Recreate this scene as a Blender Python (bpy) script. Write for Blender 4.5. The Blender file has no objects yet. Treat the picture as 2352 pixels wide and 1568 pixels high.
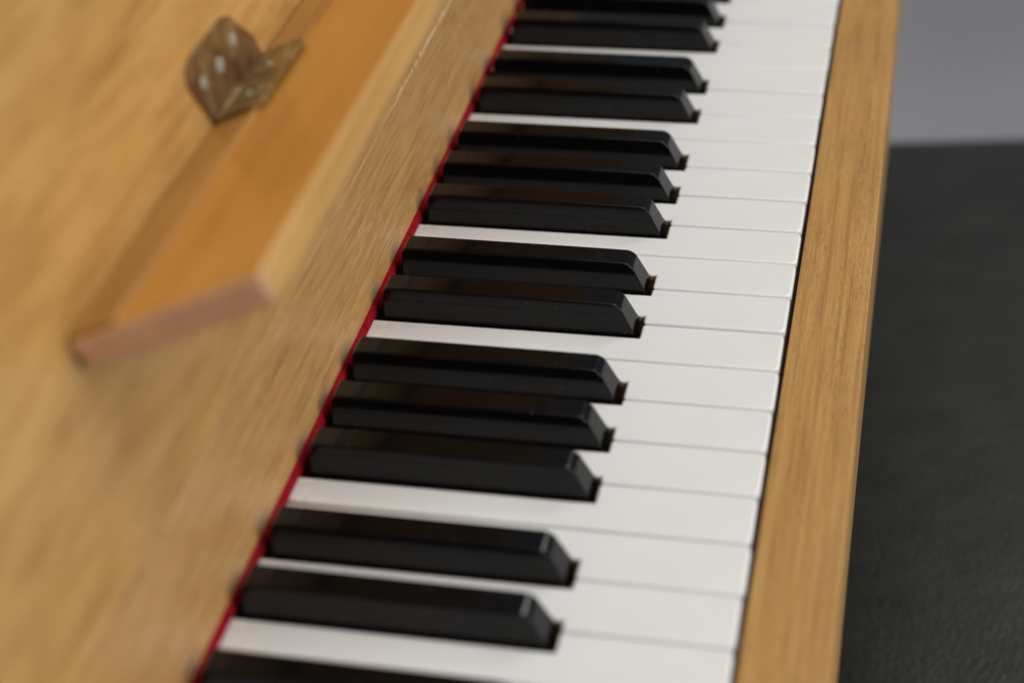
import bpy, bmesh, math, random
from mathutils import Matrix, Vector
random.seed(7)
S=0.001
scene=bpy.context.scene
scene.view_settings.view_transform='Standard'
scene.view_settings.look='None'
scene.view_settings.exposure=0
col=scene.collection

# ---------------- materials ----------------
def newmat(name):
    m=bpy.data.materials.new(name); m.use_nodes=True
    nt=m.node_tree; b=nt.nodes['Principled BSDF']
    return m,nt,b
def nd(nt,t,**k):
    n=nt.nodes.new(t)
    for a,v in k.items(): setattr(n,a,v)
    return n
def ramp(nt,stops):
    r=nd(nt,'ShaderNodeValToRGB'); e=r.color_ramp.elements
    while len(e)<len(stops): e.new(0.5)
    for i,(p,c) in enumerate(stops):
        e[i].position=p; e[i].color=(*c,1) if len(c)==3 else c
    return r
def wood(name,dark,mid,light,rough=0.35,grain=60,gy=.25,pores=0.5,fig=0.4,figrot=0.0,figscale=(34,9,26),bump=0.15,coat=0.15,pore=(2600,170,2600),chip=None,spread=.14):
    m,nt,b=newmat(name); L=nt.links
    tc=nd(nt,'ShaderNodeTexCoord')
    mp=nd(nt,'ShaderNodeMapping'); mp.inputs['Scale'].default_value=(grain*4,grain*gy,grain*4)
    L.new(tc.outputs['Object'],mp.inputs[0])
    n1=nd(nt,'ShaderNodeTexNoise'); n1.inputs['Scale'].default_value=1.0; n1.inputs['Detail'].default_value=7; n1.inputs['Roughness'].default_value=.65; n1.inputs['Distortion'].default_value=0.3
    L.new(mp.outputs[0],n1.inputs['Vector'])
    mp2=nd(nt,'ShaderNodeMapping'); mp2.inputs['Scale'].default_value=figscale; mp2.inputs['Rotation'].default_value=(figrot,0,0)
    L.new(tc.outputs['Object'],mp2.inputs[0])
    n2=nd(nt,'ShaderNodeTexNoise'); n2.inputs['Scale'].default_value=1.0; n2.inputs['Detail'].default_value=4; n2.inputs['Distortion'].default_value=.4
    L.new(mp2.outputs[0],n2.inputs['Vector'])
    mx=nd(nt,'ShaderNodeMix'); mx.data_type='FLOAT'; mx.inputs[0].default_value=fig
    L.new(n1.outputs['Fac'],mx.inputs[2]); L.new(n2.outputs['Fac'],mx.inputs[3])
    r=ramp(nt,[(0.5-spread,dark),(0.5,mid),(0.5+spread,light)])
    L.new(mx.outputs[0],r.inputs[0])
    mp3=nd(nt,'ShaderNodeMapping'); mp3.inputs['Scale'].default_value=pore
    L.new(tc.outputs['Object'],mp3.inputs[0])
    n3=nd(nt,'ShaderNodeTexNoise'); n3.inputs['Scale'].default_value=1.0; n3.inputs['Detail'].default_value=2
    L.new(mp3.outputs[0],n3.inputs['Vector'])
    pr=ramp(nt,[(0.52,(0,0,0)),(0.68,(1,1,1))]); L.new(n3.outputs['Fac'],pr.inputs[0])
    n4=nd(nt,'ShaderNodeTexNoise'); n4.inputs['Scale'].default_value=1
    mp4=nd(nt,'ShaderNodeMapping'); mp4.inputs['Scale'].default_value=(160,14,160); L.new(tc.outputs['Object'],mp4.inputs[0]); L.new(mp4.outputs[0],n4.inputs['Vector'])
    pr2=ramp(nt,[(0.4,(0.25,)*3),(0.65,(1,1,1))]); L.new(n4.outputs['Fac'],pr2.inputs[0])
    pm=nd(nt,'ShaderNodeMath',operation='MULTIPLY'); L.new(pr.outputs[0],pm.inputs[0]); L.new(pr2.outputs[0],pm.inputs[1])
    pm2=nd(nt,'ShaderNodeMath',operation='MULTIPLY'); L.new(pm.outputs[0],pm2.inputs[0]); pm2.inputs[1].default_value=pores
    cm=nd(nt,'ShaderNodeMix'); cm.data_type='RGBA'; L.new(pm2.outputs[0],cm.inputs[0]); L.new(r.outputs[0],cm.inputs[6]); cm.inputs[7].default_value=(dark[0]*.45,dark[1]*.38,dark[2]*.35,1)
    outc=cm.outputs[2]
    if chip:
        sp=nd(nt,'ShaderNodeSeparateXYZ'); L.new(tc.outputs['Object'],sp.inputs[0])
        nc=nd(nt,'ShaderNodeTexNoise'); nc.inputs['Scale'].default_value=130; nc.inputs['Detail'].default_value=5; L.new(tc.outputs['Object'],nc.inputs['Vector'])
        ad=nd(nt,'ShaderNodeMath',operation='MULTIPLY_ADD'); L.new(nc.outputs['Fac'],ad.inputs[0]); ad.inputs[1].default_value=.008; L.new(sp.outputs[2],ad.inputs[2])
        ls=nd(nt,'ShaderNodeMath',operation='LESS_THAN'); L.new(ad.outputs[0],ls.inputs[0]); ls.inputs[1].default_value=chip
        mr=nd(nt,'ShaderNodeMapRange'); mr.inputs[1].default_value=.20; mr.inputs[2].default_value=.25; L.new(sp.outputs[1],mr.inputs[0])
        mu=nd(nt,'ShaderNodeMath',operation='MULTIPLY'); L.new(ls.outputs[0],mu.inputs[0]); L.new(mr.outputs[0],mu.inputs[1])
        cc=nd(nt,'ShaderNodeMix'); cc.data_type='RGBA'; L.new(mu.outputs[0],cc.inputs[0]); L.new(outc,cc.inputs[6]); cc.inputs[7].default_value=(.72,.52,.32,1)
        outc=cc.outputs[2]
    L.new(outc,b.inputs['Base Color'])
    b.inputs['Roughness'].default_value=rough; b.inputs['Coat Weight'].default_value=coat; b.inputs['Coat Roughness'].default_value=.25
    bp=nd(nt,'ShaderNodeBump'); bp.inputs['Strength'].default_value=bump; bp.inputs['Distance'].default_value=0.0006
    bp.invert=True
    L.new(pm2.outputs[0],bp.inputs['Height']); L.new(bp.outputs[0],b.inputs['Normal'])
    return m
M_board=wood('nameboard_oak',(.40,.19,.055),(.54,.29,.095),(.63,.37,.14),rough=.42,grain=220,gy=.15,pores=.6,fig=.12,pore=(2200,180,2200),spread=.15)
M_lid=wood('lid_oak',(.40,.198,.052),(.52,.282,.082),(.60,.345,.112),rough=.38,grain=90,gy=.2,pores=.3,fig=.42,figrot=0.75,figscale=(75,28,115),chip=.0590,spread=.14)
M_rail=wood('rail_wood',(.34,.162,.040),(.455,.238,.063),(.53,.295,.088),rough=.4,grain=170,gy=.09,pores=.6,fig=.15,pore=(3000,200,3000),spread=.15)
M_shelf=wood('shelf_top_wood',(.44,.185,.022),(.54,.245,.034),(.60,.29,.05),rough=.3,grain=20,pores=.1,fig=.5)
M_strip=wood('hinge_strip_wood',(.30,.135,.025),(.40,.195,.038),(.48,.25,.06),rough=.35,grain=30,pores=.2,fig=.5)
M_shelfedge=wood('shelf_edge_wood',(.45,.235,.06),(.52,.285,.085),(.58,.34,.115),rough=.4,grain=30,pores=.2)
M_endgrain=wood('shelf_end_wood',(.60,.32,.18),(.66,.37,.215),(.72,.42,.25),rough=.6,grain=30,pores=.2)
M_keywood=wood('key_wood',(.34,.21,.08),(.50,.34,.14),(.60,.43,.20),rough=.6,grain=60,pores=.3)
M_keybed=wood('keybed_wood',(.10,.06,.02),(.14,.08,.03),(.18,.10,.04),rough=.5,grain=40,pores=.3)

def white_plastic():
    m,nt,b=newmat('white_key_plastic'); L=nt.links
    tc=nd(nt,'ShaderNodeTexCoord'); n=nd(nt,'ShaderNodeTexNoise'); n.inputs['Scale'].default_value=30; n.inputs['Detail'].default_value=4
    L.new(tc.outputs['Object'],n.inputs['Vector'])
    r=ramp(nt,[(.3,(.755,.745,.72)),(.7,(.79,.78,.76))]); L.new(n.outputs['Fac'],r.inputs[0])
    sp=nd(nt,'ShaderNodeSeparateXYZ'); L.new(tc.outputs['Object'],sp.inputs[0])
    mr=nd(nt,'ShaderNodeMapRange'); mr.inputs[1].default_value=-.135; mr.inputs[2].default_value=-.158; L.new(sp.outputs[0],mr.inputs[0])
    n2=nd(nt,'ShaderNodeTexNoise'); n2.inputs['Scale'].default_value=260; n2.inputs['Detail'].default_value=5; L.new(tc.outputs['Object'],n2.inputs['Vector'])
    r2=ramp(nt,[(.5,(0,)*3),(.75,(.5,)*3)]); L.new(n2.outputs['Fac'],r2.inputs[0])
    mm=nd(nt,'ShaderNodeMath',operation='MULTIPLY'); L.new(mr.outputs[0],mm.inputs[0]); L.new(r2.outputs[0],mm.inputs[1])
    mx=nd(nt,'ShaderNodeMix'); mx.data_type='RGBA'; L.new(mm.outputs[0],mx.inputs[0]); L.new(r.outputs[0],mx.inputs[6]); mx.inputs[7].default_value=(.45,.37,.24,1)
    L.new(mx.outputs[2],b.inputs['Base Color'])
    b.inputs['Roughness'].default_value=.28
    b.inputs['Subsurface Weight'].default_value=.08
    b.inputs['Subsurface Radius'].default_value=(.002,.0015,.001)
    return m
M_white=white_plastic()
def black_plastic():
    m,nt,b=newmat('black_key_lacquer'); L=nt.links
    tc=nd(nt,'ShaderNodeTexCoord'); n=nd(nt,'ShaderNodeTexNoise'); n.inputs['Scale'].default_value=120; n.inputs['Detail'].default_value=5
    L.new(tc.outputs['Object'],n.inputs['Vector'])
    mr=nd(nt,'ShaderNodeMapRange'); mr.inputs[1].default_value=.3; mr.inputs[2].default_value=.7; mr.inputs[3].default_value=.07; mr.inputs[4].default_value=.14
    L.new(n.outputs['Fac'],mr.inputs[0]); L.new(mr.outputs[0],b.inputs['Roughness'])
    oi=nd(nt,'ShaderNodeObjectInfo')
    va=nd(nt,'ShaderNodeVectorMath',operation='ADD'); L.new(tc.outputs['Object'],va.inputs[0]); L.new(oi.outputs['Location'],va.inputs[1])
    v=nd(nt,'ShaderNodeTexVoronoi'); v.inputs['Scale'].default_value=380; L.new(va.outputs[0],v.inputs['Vector'])
    wn=nd(nt,'ShaderNodeSeparateColor'); L.new(v.outputs['Color'],wn.inputs[0])
    a=nd(nt,'ShaderNodeMath',operation='LESS_THAN'); L.new(v.outputs['Distance'],a.inputs[0]); a.inputs[1].default_value=.08
    c=nd(nt,'ShaderNodeMath',operation='GREATER_THAN'); L.new(wn.outputs[0],c.inputs[0]); c.inputs[1].default_value=.92
    d=nd(nt,'ShaderNodeMath',operation='MULTIPLY'); L.new(a.outputs[0],d.inputs[0]); L.new(c.outputs[0],d.inputs[1])
    mx=nd(nt,'ShaderNodeMix'); mx.data_type='RGBA'; L.new(d.outputs[0],mx.inputs[0]); mx.inputs[6].default_value=(.003,.003,.0032,1); mx.inputs[7].default_value=(.16,.15,.14,1)
    L.new(mx.outputs[2],b.inputs['Base Color'])
    b.inputs['Specular IOR Level'].default_value=.27
    return m
M_black=black_plastic()
def felt():
    m,nt,b=newmat('red_felt'); L=nt.links
    tc=nd(nt,'ShaderNodeTexCoord'); n=nd(nt,'ShaderNodeTexNoise'); n.inputs['Scale'].default_value=500; n.inputs['Detail'].default_value=4
    L.new(tc.outputs['Object'],n.inputs['Vector'])
    r=ramp(nt,[(.3,(.17,.003,.008)),(.7,(.36,.007,.018))]); L.new(n.outputs['Fac'],r.inputs[0]); L.new(r.outputs[0],b.inputs['Base Color'])
    b.inputs['Roughness'].default_value=1; b.inputs['Specular IOR Level'].default_value=.1
    bp=nd(nt,'ShaderNodeBump'); bp.inputs['Distance'].default_value=.0006; bp.inputs['Strength'].default_value=.7; L.new(n.outputs['Fac'],bp.inputs['Height']); L.new(bp.outputs[0],b.inputs['Normal'])
    return m
M_felt=felt()
def brass(name,c1,c2,c3):
    m,nt,b=newmat(name); L=nt.links
    tc=nd(nt,'ShaderNodeTexCoord'); n=nd(nt,'ShaderNodeTexNoise'); n.inputs['Scale'].default_value=130; n.inputs['Detail'].default_value=5; n.inputs['Roughness'].default_value=.6
    L.new(tc.outputs['Object'],n.inputs['Vector'])
    r=ramp(nt,[(.36,c1),(.52,c2),(.70,c3)]); L.new(n.outputs['Fac'],r.inputs[0]); L.new(r.outputs[0],b.inputs['Base Color'])
    b.inputs['Metallic'].default_value=.4; b.inputs['Roughness'].default_value=.38
    return m
M_brass=brass('tarnished_brass',(.13,.05,.022),(.20,.11,.042),(.30,.21,.09))
M_brass2=brass('worn_brass',(.16,.085,.022),(.25,.16,.05),(.42,.33,.15))
M_screw,_nt,_b=newmat('screw_steel'); _b.inputs['Base Color'].default_value=(.42,.44,.36,1); _b.inputs['Metallic'].default_value=.45; _b.inputs['Roughness'].default_value=.4
def leather():
    m,nt,b=newmat('black_leather'); L=nt.links
    tc=nd(nt,'ShaderNodeTexCoord')
    mp=nd(nt,'ShaderNodeMapping'); mp.inputs['Scale'].default_value=(1,.6,1); L.new(tc.outputs['Object'],mp.inputs[0])
    v=nd(nt,'ShaderNodeTexVoronoi'); v.feature='SMOOTH_F1'; v.inputs['Scale'].default_value=560
    n=nd(nt,'ShaderNodeTexNoise'); n.inputs['Scale'].default_value=90; n.inputs['Detail'].default_value=6
    L.new(mp.outputs[0],n.inputs['Vector'])
    va=nd(nt,'ShaderNodeVectorMath',operation='SCALE'); va.inputs['Scale'].default_value=.006; L.new(n.outputs['Color'],va.inputs[0])
    vb=nd(nt,'ShaderNodeVectorMath',operation='ADD'); L.new(mp.outputs[0],vb.inputs[0]); L.new(va.outputs[0],vb.inputs[1]); L.new(vb.outputs[0],v.inputs['Vector'])
    bp=nd(nt,'ShaderNodeBump'); bp.inputs['Distance'].default_value=.0006; bp.inputs['Strength'].default_value=.5
    L.new(v.outputs['Distance'],bp.inputs['Height'])
    mpc=nd(nt,'ShaderNodeMapping'); mpc.inputs['Scale'].default_value=(24,38,30); mpc.inputs['Rotation'].default_value=(0,0,.4); L.new(tc.outputs['Object'],mpc.inputs[0])
    n2=nd(nt,'ShaderNodeTexNoise'); n2.inputs['Scale'].default_value=1; n2.inputs['Detail'].default_value=5; n2.inputs['Roughness'].default_value=.55; L.new(mpc.outputs[0],n2.inputs['Vector'])
    bp2=nd(nt,'ShaderNodeBump'); bp2.inputs['Distance'].default_value=.004; bp2.inputs['Strength'].default_value=.22
    L.new(n2.outputs['Fac'],bp2.inputs['Height']); L.new(bp.outputs[0],bp2.inputs['Normal'])
    L.new(bp2.outputs[0],b.inputs['Normal'])
    r=ramp(nt,[(.3,(.012,.0122,.0095)),(.7,(.022,.0222,.0175))]); L.new(n2.outputs['Fac'],r.inputs[0]); L.new(r.outputs[0],b.inputs['Base Color'])
    b.inputs['Roughness'].default_value=.40; b.inputs['Specular IOR Level'].default_value=.5; b.inputs['Specular Tint'].default_value=(1,.98,.92,1)
    return m
M_leather=leather()
M_benchwood,_nt,_b=newmat('black_bench_wood'); _b.inputs['Base Color'].default_value=(.012,.012,.012,1); _b.inputs['Roughness'].default_value=.3
def floorm():
    m,nt,b=newmat('grey_floor'); L=nt.links
    tc=nd(nt,'ShaderNodeTexCoord'); n=nd(nt,'ShaderNodeTexNoise'); n.inputs['Scale'].default_value=2.5; n.inputs['Detail'].default_value=6
    L.new(tc.outputs['Object'],n.inputs['Vector'])
    r=ramp(nt,[(.3,(.33,.318,.33)),(.7,(.41,.396,.41))]); L.new(n.outputs['Fac'],r.inputs[0]); L.new(r.outputs[0],b.inputs['Base Color'])
    b.inputs['Roughness'].default_value=.6
    return m
M_floor=floorm()

# ---------------- helpers ----------------
def mkobj(name,verts,faces,mats,fm=None,smooth=False,parent=None,scale=S):
    me=bpy.data.meshes.new(name)
    me.from_pydata([(x*scale,y*scale,z*scale) for x,y,z in verts],[],faces)
    for m in mats: me.materials.append(m)
    if fm:
        for p,i in zip(me.polygons,fm): p.material_index=i
    bm=bmesh.new(); bm.from_mesh(me); bmesh.ops.recalc_face_normals(bm,faces=bm.faces); bm.to_mesh(me); bm.free()
    if smooth:
        for p in me.polygons: p.use_smooth=True
    o=bpy.data.objects.new(name,me); col.objects.link(o)
    if parent: o.parent=parent
    return o
def prism(name,poly,y0,y1,mat,parent=None,bevel=0,seg=3):
    n=len(poly)
    v=[(x,y0,z) for x,z in poly]+[(x,y1,z) for x,z in poly]
    f=[list(range(n)),list(range(2*n-1,n-1,-1))]+[[i,(i+1)%n,n+(i+1)%n,n+i] for i in range(n)]
    o=mkobj(name,v,f,[mat],parent=parent)
    if bevel:
        b=o.modifiers.new('bevel','BEVEL'); b.width=bevel*S; b.segments=seg; b.limit_method='ANGLE'; b.angle_limit=math.radians(25)
        for p in o.data.polygons: p.use_smooth=True
        w=o.modifiers.new('wn','WEIGHTED_NORMAL'); w.keep_sharp=False
    return o
def box(name,a,b_,mat,parent=None,bevel=0):
    return prism(name,[(a[0],a[2]),(b_[0],a[2]),(b_[0],b_[2]),(a[0],b_[2])],a[1],b_[1],mat,parent,bevel)

piano=bpy.data.objects.new('piano',None); col.objects.link(piano)
piano['label']='honey-coloured oak upright piano with its keyboard lid open'
piano['category']='piano'

# ---------------- keys ----------------
Y0,Y1=-7,28
W=23.5
off={0:-2.3,1:2.3,3:-3.4,4:0.0,5:3.4}
HN=6.9
def rounded(poly,radii,seg=5):
    out=[];n=len(poly)
    for i,(p,r) in enumerate(zip(poly,radii)):
        p=Vector(p)
        if r<=0: out.append(tuple(p)); continue
        a=(Vector(poly[i-1])-p).normalized(); b=(Vector(poly[(i+1)%n])-p).normalized()
        ang=a.angle(b); d=r/math.tan(ang/2)
        p0=p+a*d;p1=p+b*d
        c=p+(a+b).normalized()*(r/math.sin(ang/2))
        v0=p0-c;v1=p1-c
        tot=v0.angle(v1)
        s=1 if v0.x*v1.y-v0.y*v1.x>0 else -1
        for k in range(seg+1):
            t=s*tot*k/seg
            out.append((c.x+v0.x*math.cos(t)-v0.y*math.sin(t),c.y+v0.x*math.sin(t)+v0.y*math.cos(t)))
    return out
def inset(poly,d):
    n=len(poly);out=[]
    for i in range(n):
        p=Vector(poly[i]);a=(p-Vector(poly[i-1]));b=(Vector(poly[(i+1)%n])-p)
        if a.length<1e-6: a=b
        if b.length<1e-6: b=a
        a.normalize();b.normalize()
        na=Vector((-a.y,a.x));nb=Vector((-b.y,b.x))
        m=(na+nb)
        m.normalize(); k=d/max(.5,m.dot(na))
        out.append((p.x+m.x*k,p.y+m.y*k))
    return out
NX=-52.4; BACK=-185
for i in range(Y0,Y1):
    lo,hi=W*i,W*(i+1)
    s0,s1=i%7,(i+1)%7
    G=random.uniform(.25,.42)
    y0=lo+G;y1=hi-random.uniform(.25,.42)
    poly=[];rad=[]
    fx=.5+random.uniform(-.2,.2)
    poly.append((fx,y0)); rad.append(2.6)
    poly.append((fx,y1)); rad.append(2.6)
    if s1 in off:
        t=hi+off[s1]-HN
        poly+= [(NX,y1),(NX,t),(BACK,t)]; rad+=[1.1,.3,0]
    else:
        poly+=[(BACK,y1)]; rad+=[0]
    if s0 in off:
        t=lo+off[s0]+HN
        poly+=[(BACK,t),(NX,t),(NX,y0)]; rad+=[0,.3,1.1]
    else:
        poly+=[(BACK,y0)]; rad+=[0]
    P=rounded(poly,rad)
    cy=(lo+hi)/2
    P=[(x,y-cy) for x,y in P]
    B=1.0
    rings=[]
    for k in range(5):
        a=math.pi/2*k/4
        rings.append((inset(P,B*(1-math.sin(a))),-B*(1-math.cos(a))))
    rings.append((P,-2.6)); rings.append((inset(P,.35),-2.62)); rings.append((inset(P,.35),-22))
    n=len(P);v=[];f=[];fm=[]
    for r,z in rings: v+=[(x,y,z) for x,y in r]
    f.append(list(range(n))); fm.append(0)
    for k in range(len(rings)-1):
        for j in range(n):
            j2=(j+1)%n
            f.append([k*n+j,k*n+j2,(k+1)*n+j2,(k+1)*n+j])
            front=P[j][0]>-3 and P[j2][0]>-3
            tail=P[j][0]<NX+1 and P[j2][0]<NX+1
            fm.append(1 if ((k>=5 and not front) or (k>=3 and tail)) else 0)
    f.append(list(range(len(rings)*n-1,(len(rings)-1)*n-1,-1))); fm.append(1)
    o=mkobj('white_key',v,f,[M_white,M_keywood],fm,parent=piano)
    for q,p in enumerate(o.data.polygons):
        p.use_smooth = 0<q<=4*n
    dz=random.uniform(-.18,.18)
    o.location=(0,cy*S,dz*S); o.rotation_euler=(random.uniform(-.004,.004),0,random.uniform(-.0007,.0007))

def black_profile():
    st=[(-151,9),(-150.7,11.2),(-150,12.2),(-148.8,12.6)]
    st+=[(-140,12.6),(-120,12.5),(-100,12.4),(-80,12.3),(-70,12.2)]
    x0,z0=-63.7,12.15
    r=5.0; th=math.radians(64)
    for k in range(1,13):
        a=th*k/12
        st.append((x0+r*math.sin(a),z0-r*(1-math.cos(a))))
    xe,ze=st[-1]
    sl=math.tan(th)
    for k in range(1,6):
        z=ze-(ze-(-.5))*k/5
        st.append((xe+(ze-z)/sl,z))
    return st
BP=black_profile()
WB,WT,HT=6.15,5.0,12.6
def halfw(z): return WB-(WB-WT)*max(0,z)/HT
def black_mesh():
    secs=[]
    for x,zt in BP:
        w=halfw(zt); r=.8
        pts=[(-WB,-14),(-WB,-.5)]
        zt2=max(zt,-.45)
        rr=min(r,max(.02,(zt2+.5)*.8))
        wb=halfw(zt2-rr)
        pts.append((-wb,zt2-rr))
        for k in range(1,9):
            a=math.pi/2*k/8
            pts.append((-(wb-rr*(1-math.cos(a))),zt2-rr+rr*math.sin(a)))
        c=len(pts)
        pts.append((-w*.4,zt2+.01)); pts.append((w*.4,zt2+.01))
        pts+= [(-y,z) for y,z in reversed(pts[:c])]
        secs.append([(x,y,z) for y,z in pts])
    n=len(secs[0]); v=[p for s in secs for p in s]; f=[]
    for k in range(len(secs)-1):
        for j in range(n):
            j2=(j+1)%n
            f.append([k*n+j,k*n+j2,(k+1)*n+j2,(k+1)*n+j])
    f.append(list(range(n))); f.append([ (len(secs)-1)*n+j for j in range(n-1,-1,-1)])
    return v,f
bv,bf=black_mesh()
bdata=None
for s in range(Y0,Y1+1):
    k=s%7
    if k in off and Y0<s<Y1:
        if bdata is None:
            o=mkobj('black_key',bv,bf,[M_black],smooth=True,parent=piano); bdata=o.data
            bdata.polygons[-1].use_smooth=False; bdata.polygons[-2].use_smooth=False
        else:
            o=bpy.data.objects.new('black_key',bdata); col.objects.link(o); o.parent=piano
        o.modifiers.new('wn','WEIGHTED_NORMAL')
        dy=3.2 if s==-2 else 0.5
        o.location=(random.uniform(-.3,.3)*S,(W*s+off[k]+dy)*S,(random.uniform(-.2,.2)+(1.2 if s==-2 else 0))*S)
        o.rotation_euler=(random.uniform(-.012,.012),0,random.uniform(-.0012,.0012))

ya,yb=-175,670
prism('felt_strip',[(-154.7,-1),(-154.5,1.9),(-155.0,3.2),(-156.0,3.8),(-158,3.8),(-158,-1)],ya,yb,M_felt,piano,bevel=.5)
prism('nameboard',[(-156.2,3.6),(-161,52.4),(-176,52.4),(-176,3.6)],ya,yb,M_board,piano,bevel=.6)
LZ=53.7
lid=prism('keyboard_lid',[(-160.2,LZ),(-201,300),(-219,297),(-178.2,LZ)],ya,yb,M_lid,piano,bevel=.6)
d=Vector((.905,.425)).normalized(); nrm=Vector((-d.y,d.x))
A=Vector((-171.3,123.2))
L1=63.5;T=10.6
def pt(s,t): q=A+d*s-nrm*t; return (q.x,q.y)
shelf_poly=[pt(-1.0,0),pt(L1,0),pt(L1-.3,T),pt(1.5,T)]
v=[(x,-38,z) for x,z in shelf_poly]+[(x,560,z) for x,z in shelf_poly]
f=[[0,1,2,3],[7,6,5,4]]+[[i,(i+1)%4,4+(i+1)%4,4+i] for i in range(4)]
shelf=mkobj('music_shelf',v,f,[M_shelf,M_shelfedge,M_endgrain,M_lid],[2,2,0,1,3,3],parent=piano)
b=shelf.modifiers.new('bevel','BEVEL'); b.width=2.4*S; b.segments=5
for p in shelf.data.polygons: p.use_smooth=True
shelf.modifiers.new('wn','WEIGHTED_NORMAL')
prism('hinge_strip',[pt(.4,0.3),pt(.4,-1.2),pt(16.5,-1.2),pt(16.5,0.3)],-36.5,559,M_strip,shelf,bevel=.4)

def leaf(name,o3,u,vv,pts,th,screws,parent,mat):
    nn=u.cross(vv).normalized()
    if nn.x*1+nn.z*1<0: nn=-nn
    V=[];F=[]
    for t in (0,th):
        for a,bb in pts: 
            q=o3+u*a+vv*bb+nn*t; V.append(tuple(q))
    m=len(pts)
    F=[list(range(m)),list(range(2*m-1,m-1,-1))]+[[i,(i+1)%m,m+(i+1)%m,m+i] for i in range(m)]
    fm=[0]*len(F)
    for a,bb,sr in screws:
        base=len(V); K=16
        for rr,t in ((sr,th-.2),(sr,th+.15),(sr*.7,th+.45),(.01,th+.5)):
            for k in range(K):
                an=2*math.pi*k/K
                V.append(tuple(o3+u*(a+rr*math.cos(an))+vv*(bb+rr*math.sin(an))+nn*t))
        for q in range(3):
            for k in range(K):
                F.append([base+q*K+k,base+q*K+(k+1)%K,base+(q+1)*K+(k+1)%K,base+(q+1)*K+k]); fm.append(1)
    return mkobj(name,V,F,[mat,M_screw],fm,parent=parent)
ul=Vector((-40.8,0,300-LZ)).normalized()
yv=Vector((0,1,0))
def lidpt(z): return Vector((-160.2-40.8*(z-LZ)/(300-LZ),0,z))
def add_hinge(yh):
    o1=lidpt(125.5)+Vector((.3,yh,0))
    leaf('hinge',o1,ul,yv,[(0,0),(14,-7),(18,-8),(21.5,-6),(23,-1),(23,27),(21,32),(17,35),(8,44),(0,46)],.9,[(13,1,2.2),(12,15,2.7),(14,29,2.3)],lid,M_brass)
    us=Vector((d.x,0,d.y)); q=pt(.8,-1.3)
    leaf('hinge',Vector((q[0],yh,q[1])),us,yv,[(0,0),(15,-1),(18,1),(18.5,4),(18.5,42),(17,46),(13,47),(0,46)],1.3,[(9,12,1.4),(9,32,1.4)],shelf,M_brass2)
    V=[];K=14;c=Vector((-170.6,0,125.6))
    for y in (yh,yh+45):
        for k in range(K): V.append((c.x+1.6*math.cos(2*math.pi*k/K),y,c.z+1.6*math.sin(2*math.pi*k/K)))
    F=[list(range(K)),list(range(2*K-1,K-1,-1))]+[[k,(k+1)%K,K+(k+1)%K,K+k] for k in range(K)]
    mkobj('hinge_knuckle',V,F,[M_brass],parent=lid,smooth=True)
add_hinge(79)
add_hinge(430)

prism('key_slip',[(2.1,-1.8),(29.6,-2.3),(29.6,-62),(2.1,-62)],ya,yb,M_rail,piano,bevel=.6)
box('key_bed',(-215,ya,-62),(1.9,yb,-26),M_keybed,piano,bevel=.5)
box('cabinet_back',(-260,ya,-62),(-222,yb,420),M_lid,piano,bevel=1)
box('cabinet_base',(-260,ya,-720),(-180,yb,-62.5),M_rail,piano,bevel=1)

# ---------------- bench ----------------
bench=bpy.data.objects.new('piano_bench',None); col.objects.link(bench)
bench['label']='black leather padded piano bench standing beside the keyboard'; bench['category']='bench'
BX,BY=345,760; zt=-232
def sup(cx,cy,hx,hy,r,z,K=10):
    out=[]
    for (sx,sy,a0) in ((1,1,0),(-1,1,90),(-1,-1,180),(1,-1,270)):
        for k in range(K+1):
            a=math.radians(a0+90*k/K)
            out.append((cx+sx*(hx-r)+r*math.cos(a),cy+sy*(hy-r)+r*math.sin(a),z))
    return out
V=[];F=[]
rings=[]
for ins,z in ((4,-62),(0,-56),(0,-24),(1.5,-15),(6,-8),(14,-3),(28,0),(52,2.5),(80,4.5),(120,6)):
    rings.append(sup(0,0,BX/2-ins,BY/2-ins,max(60-ins*.3,10),z))
n=len(rings[0])
for r in rings: V+=r
for k in range(len(rings)-1):
    for j in range(n): F.append([k*n+j,k*n+(j+1)%n,(k+1)*n+(j+1)%n,(k+1)*n+j])
F.append(list(range(n))); F.append([(len(rings)-1)*n+j for j in range(n)])
mkobj('seat_cushion',V,F,[M_leather],smooth=True,parent=bench)
box('seat_frame',(-BX/2+14,-BY/2+14,-120),(BX/2-14,BY/2-14,-62.5),M_benchwood,bench,bevel=3)
fl=-720-zt
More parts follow.
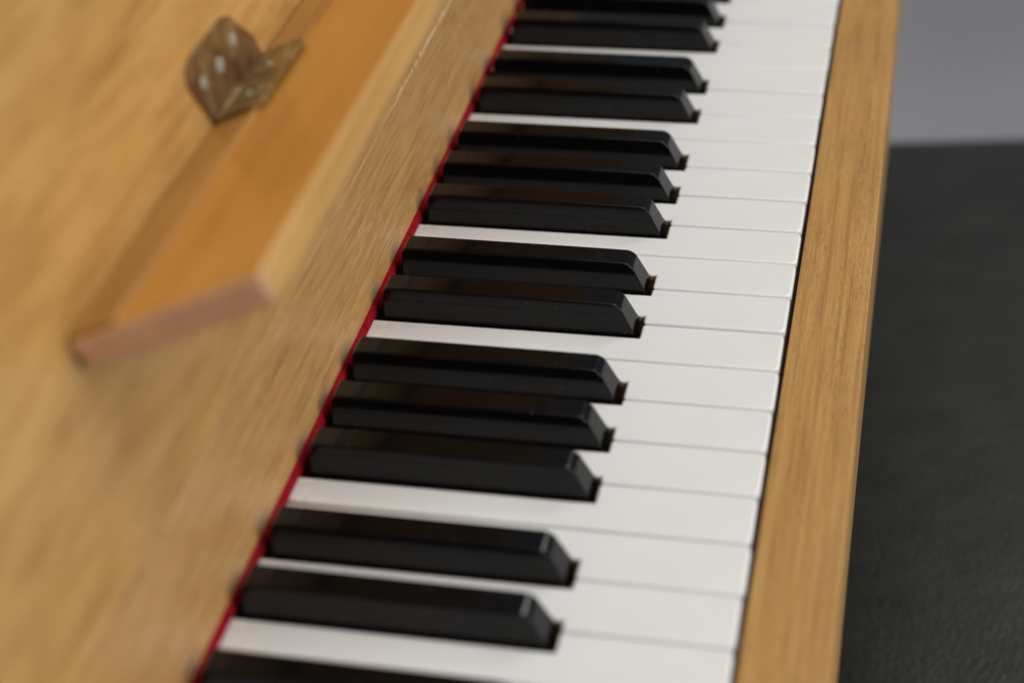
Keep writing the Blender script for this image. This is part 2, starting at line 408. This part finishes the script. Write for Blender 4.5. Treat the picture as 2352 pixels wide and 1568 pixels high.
for sx in(-1,1):
    for sy in(-1,1):
        cx,cy=sx*(BX/2-42),sy*(BY/2-42)
        V=[(cx+a*24,cy+b_*24,-120.5) for a,b_ in((-1,-1),(1,-1),(1,1),(-1,1))]+[(cx+a*16,cy+b_*16,fl) for a,b_ in((-1,-1),(1,-1),(1,1),(-1,1))]
        mkobj('leg',V,[[0,1,2,3],[7,6,5,4]]+[[i,(i+1)%4,4+(i+1)%4,4+i] for i in range(4)],[M_benchwood],parent=bench)
bench.location=(.145,.379,zt*S); bench.rotation_euler=(0,0,math.radians(8.5))

o=mkobj('floor',[(-4000,-4000,-720),(6000,-4000,-720),(6000,9000,-720),(-4000,9000,-720)],[[0,1,2,3]],[M_floor]); o['kind']='structure'

# ---------------- light ----------------
w=bpy.data.worlds.new('World'); scene.world=w; w.use_nodes=True
bg=w.node_tree.nodes['Background']; bg.inputs[0].default_value=(.80,.89,1.0,1); bg.inputs[1].default_value=.16
def area(name,loc,target,size,power,colr):
    l=bpy.data.lights.new(name,'AREA'); l.shape='RECTANGLE'; l.size=size[0]; l.size_y=size[1]; l.energy=power; l.color=colr
    o=bpy.data.objects.new(name,l); col.objects.link(o); o.location=loc
    o.rotation_euler=(Vector(target)-Vector(loc)).to_track_quat('-Z','Y').to_euler()
area('window_light',(1.8,-.5,1.2),(-.1,.2,.05),(1.7,1.5),35,(.96,.98,1))
area('ceiling_light',(.4,.3,2.1),(-.05,.2,0),(1.6,1.6),20.5,(1,.97,.92))
area('far_window_light',(.95,1.6,1.5),(.1,.3,-.2),(.6,.6),9,(.98,.99,1))

# ---------------- camera ----------------
cam=bpy.data.cameras.new('camera'); co=bpy.data.objects.new('camera',cam); col.objects.link(co)
R=Matrix(((0.975819,0.209232,-0.063246),(-0.070525,0.57525,0.814932),(0.206892,-0.790765,0.576096)))
co.matrix_world=Matrix.Translation((.0424622,-.3936495,.3938014))@R.transposed().to_4x4()
cam.lens=4215.34/2352*36; cam.sensor_width=36; cam.clip_start=.02; cam.clip_end=50
cam.dof.use_dof=True; cam.dof.focus_distance=.712; cam.dof.aperture_fstop=4.8
scene.camera=co
